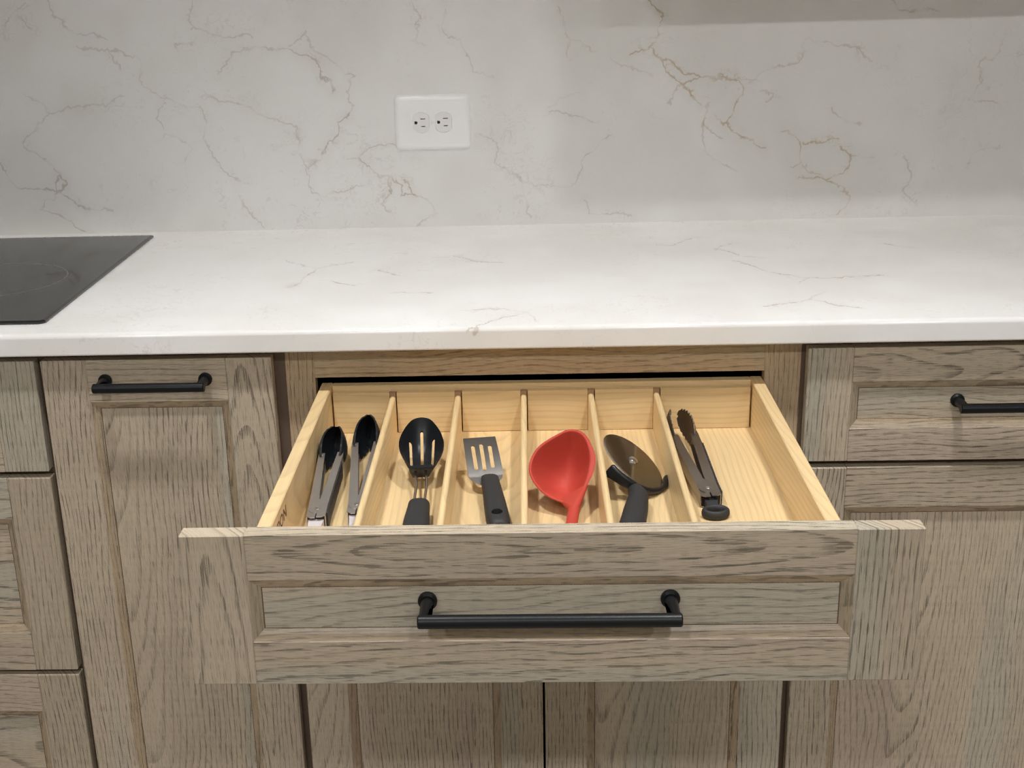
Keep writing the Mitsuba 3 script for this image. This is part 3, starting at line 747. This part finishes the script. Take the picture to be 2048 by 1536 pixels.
# --- slotted turner
t = thing('slotted_turner', 'small steel turner with three slots and a black handle with a hole', 'turner')
tl, tr = np.array([0.2478, -0.1440, 0.8045]), np.array([0.2882, -0.1385, 0.8045])
base = np.array([0.2800, -0.1960, 0.7765]); tipc = (tl + tr) / 2
M = frame(base, tipc - base, (0, 0, 1))
Lb = np.linalg.norm(tipc - base)
sk = -0.0015
blade = Polygon([(-.0186, .0650), (.0222, .0635), (.0210, .004), (.0182, -.0045), (.0130, -.0100), (.0080, -.0160), (-.0060, -.0160), (-.0125, -.0112), (-.0180, -.0068), (-.0222, .0015), (-.0224, .0135)]).buffer(-.0012).buffer(.0012, 6)
from shapely.geometry import LineString
for p0, p1 in (((-9.1, 48), (-11.0, 13)), ((1.6, 50), (-.9, 10.5)), ((11.8, 46), (9.9, 14))):
    blade = blade.difference(LineString([(p0[0] / 1000, p0[1] / 1000), (p1[0] / 1000, p1[1] / 1000)]).buffer(.0024, 8))
bm = prism(blade, -0.0005, 0.0006)
bm = trimesh.Trimesh(*trimesh.remesh.subdivide_to_size(bm.vertices, bm.faces, 0.004))
bm.vertices[:, 2] -= 1.5 * (np.clip(bm.vertices[:, 1], 0, 1) - 0.032) ** 2 - 1.5 * 0.032 ** 2
put('blade', moved(bm, M), 'steel', t, label='slotted steel blade')
h0, h1 = np.array([0.2835, -0.2010, 0.7757]), np.array([0.2965, -0.3200, 0.7693])
Mh = frame(h0, h1 - h0, (0, 0, 1)); hl = np.linalg.norm(h1 - h0)
sec = [(-.006, .0075, .0030), (0, .0105, .0062), (.012, .0110, .0090), (.04, .0118, .0108), (.075, .0130, .0120), (.105, .0136, .0124), (.124, .0125, .0115), (.131, .0085, .0075)]
hm = mf(loft(smooth_sec(sec)))
hm = hm - cyl((0.0010, .110, -.03), (0.0010, .110, .03), .0064, n=28)
put('handle', moved(hm, Mh), 'black_rubber', t, 40, label='black rubber handle with a hanging hole')

# --- red ladle
t = thing('ladle', 'red silicone ladle with a round bowl leaning on the third divider', 'ladle')
ctr = np.array([0.3715, -0.2340, 0.8080])
up = np.array([0.012, 0.076, 0.063])
M = frame(ctr, up, (0, 0, 1))
n, m = 145, 24
LADLE = [(0, 45.6), (8, 47.2), (17, 45.1), (25.7, 37.1), (31.8, 25.8), (36.7, 14.4), (38.4, 6.3), (37.3, -6.8), (33.5, -20.7), (29.4, -31.4), (24.5, -41.1), (19, -48), (12.3, -52.5), (7.1, -52.5),
         (-3.1, -49.4), (-12.1, -45.7), (-21.4, -39.8), (-30.3, -29.9), (-36.4, -20.5), (-39.8, -9.3), (-39.8, -2.7), (-37.4, 9), (-31.9, 20.1), (-22.7, 29.7), (-11.7, 37.8)]
LC = np.array([0.0, -3.0])
a, r = polar_outline(LADLE, LC, n - 1, 2.0)
LW = 0.0034 + 0.0040 * np.exp(-((a - 0.15) / 0.75) ** 2)       # the wall is thicker on the right
rho = np.linspace(0.02, 1, m)
def lad(inner):
    g = np.zeros((n, m, 3))
    w = LW
    for j, q in enumerate(rho):
        rr = r * q if not inner else (r - w) * q
        g[:, j, 0] = LC[0] / 1000 + np.cos(a) * rr
        g[:, j, 1] = LC[1] / 1000 + np.sin(a) * rr
        g[:, j, 2] = -0.0460 * (1 - q ** 2.1) - (0 if inner else 0.0030 * (1 - q ** 6))
    return g
def lad_top():
    """inner wall, then the rounded rim that meets the outer wall"""
    g = lad(True)
    rim = []
    for t_ in np.linspace(0.2, 0.85, 4):
        rr = r - LW * (1 - t_)
        rim.append(np.stack([LC[0] / 1000 + np.cos(a) * rr, LC[1] / 1000 + np.sin(a) * rr, 0 * a + 0.0009 * math.sin(math.pi * t_)], 1)[:, None])
    o_ = lad(False)[:, -1:]
    return np.concatenate([g] + rim + [o_], 1)
def two_grids(top, bot):
    k = top.shape[1] - bot.shape[1]
    return close_polar(top, np.concatenate([bot[:, :1]] * 0 + [bot], 1) if k == 0 else resample(bot, top.shape[1]))
def resample(g, k):
    j = np.linspace(0, g.shape[1] - 1, k); j0 = np.minimum(j.astype(int), g.shape[1] - 2); f = (j - j0)[None, :, None]
    return g[:, j0] * (1 - f) + g[:, j0 + 1] * f
bowlm = mf(two_grids(lad_top(), lad(False)))
def at_rim(x, y, z):
    return (M @ np.array([x, y, z, 1]))[:3]
pts = [(at_rim(.0140, -.0470, -.005), .0058), (np.array([0.3822, -0.2920, 0.7745]), .0066), (np.array([0.3785, -0.3180, 0.7680]), .0067), (np.array([0.3740, -0.440, 0.7634]), .0074)]
hm = None
for (p, rp), (q, rq) in zip(pts[:-1], pts[1:]):
    s_ = hull(ball(p, (rp, rp, rp * .8)), ball(q, (rq, rq, rq * .8)))
    hm = s_ if hm is None else hm + s_
web = hull(*[ball(at_rim(x, y, -.0035), .0026, 12) for x, y in ((.0290, -.0270), (.0232, -.0385), (.0160, -.0465), (.0040, -.0480))], ball(pts[1][0], .0058, 16))
put('bowl', moved(bowlm, M), 'red_silicone', t, 45)
put('handle', tm(hm + web), 'red_silicone', t, 45)

# --- pizza cutter
t = thing('pizza_cutter', 'pizza cutter with a steel wheel, black thumb guard and black handle', 'pizza cutter')
C = np.array([0.4580, -0.1860, 0.7900])
nrm = np.array([0.59, -0.07, 0.80]); nrm /= np.linalg.norm(nrm)
hdir = np.array([0.4560, -0.255, 0.778]) - C
M = frame(C, hdir, nrm)           # +Y runs to the handle, +Z out of the wheel
prof = [(0, .0006), (.012, .0006), (.012, .0004), (.040, .0004), (.0450, .0000), (.040, -.0004), (.012, -.0004), (.012, -.0006), (0, -.0006)]
put('wheel', moved(lathe(prof, 96), M), 'wheel_steel', t, 30, label='round steel cutting wheel')
put('axle_cap', moved(lathe([(0, .0045), (.003, .0042), (.0055, .003), (.0062, .0012), (.0062, .0004), (0, .0004)], 32), M), 'rivet_steel', t, 40, label='shiny domed rivet in the middle of the wheel')
plain('wheel_steel', (0.38, 0.365, 0.35), 0.10, metallic=1.0)
# fork behind and above the wheel, thumb guard around its lower edge
ang = np.radians(np.linspace(38, -96, 24))
gp = []
for q in ang:
    d = math.degrees(q)
    rr = 0.0474 + 0.0030 * max(0.0, (-d - 50) / 46) ** 2
    fq = (38 - d) / 134
    gp.append((math.sin(q) * rr, math.cos(q) * rr, 0.0034, -.0150 + .0160 * fq ** 0.7, -.0034 + .0064 * fq ** 2))
guard = None
for p0, p1 in zip(gp[:-1], gp[1:]):
    s_ = hull(*[ball((p[0], p[1], z), p[2], 12) for p in (p0, p1) for z in p[3:]])
    guard = s_ if guard is None else guard + s_
put('thumb_guard', moved(guard, M), 'black_nylon', t, 40, label='curved black thumb guard')
fork = hull(mf(box(-.005, .005, .042, .048, -.006, -.002)), ball((0, 0, -.0035), (.008, .008, .0016))) + cyl((0, 0, -.0035), (0, 0, .001), .003)
put('fork', moved(fork, M), 'black_nylon', t, 40)
h0 = (M @ np.array([-.006, .0500, -.007, 1]))[:3]
hp = [(h0, (.0090, .0090, .0085)), (np.array([0.4590, -0.2560, 0.7740]), (.0116, .0115, .0112)), (np.array([0.4530, -0.2900, 0.7715]), (.0140, .0140, .0130)), (np.array([0.4450, -0.3350, 0.7715]), (.0150, .0150, .0138)), (np.array([0.4350, -0.400, 0.7705]), (.0128, .0128, .0122)), (np.array([0.4300, -0.430, 0.7690]), (.0095, .0095, .0095))]
hm = None
for (p, rp), (q, rq) in zip(hp[:-1], hp[1:]):
    s = hull(ball(p, rp, 32), ball(q, rq, 32))
    hm = s if hm is None else hm + s
put('handle', tm(hm), 'black_rubber', t, 45, label='fat black rubber handle')
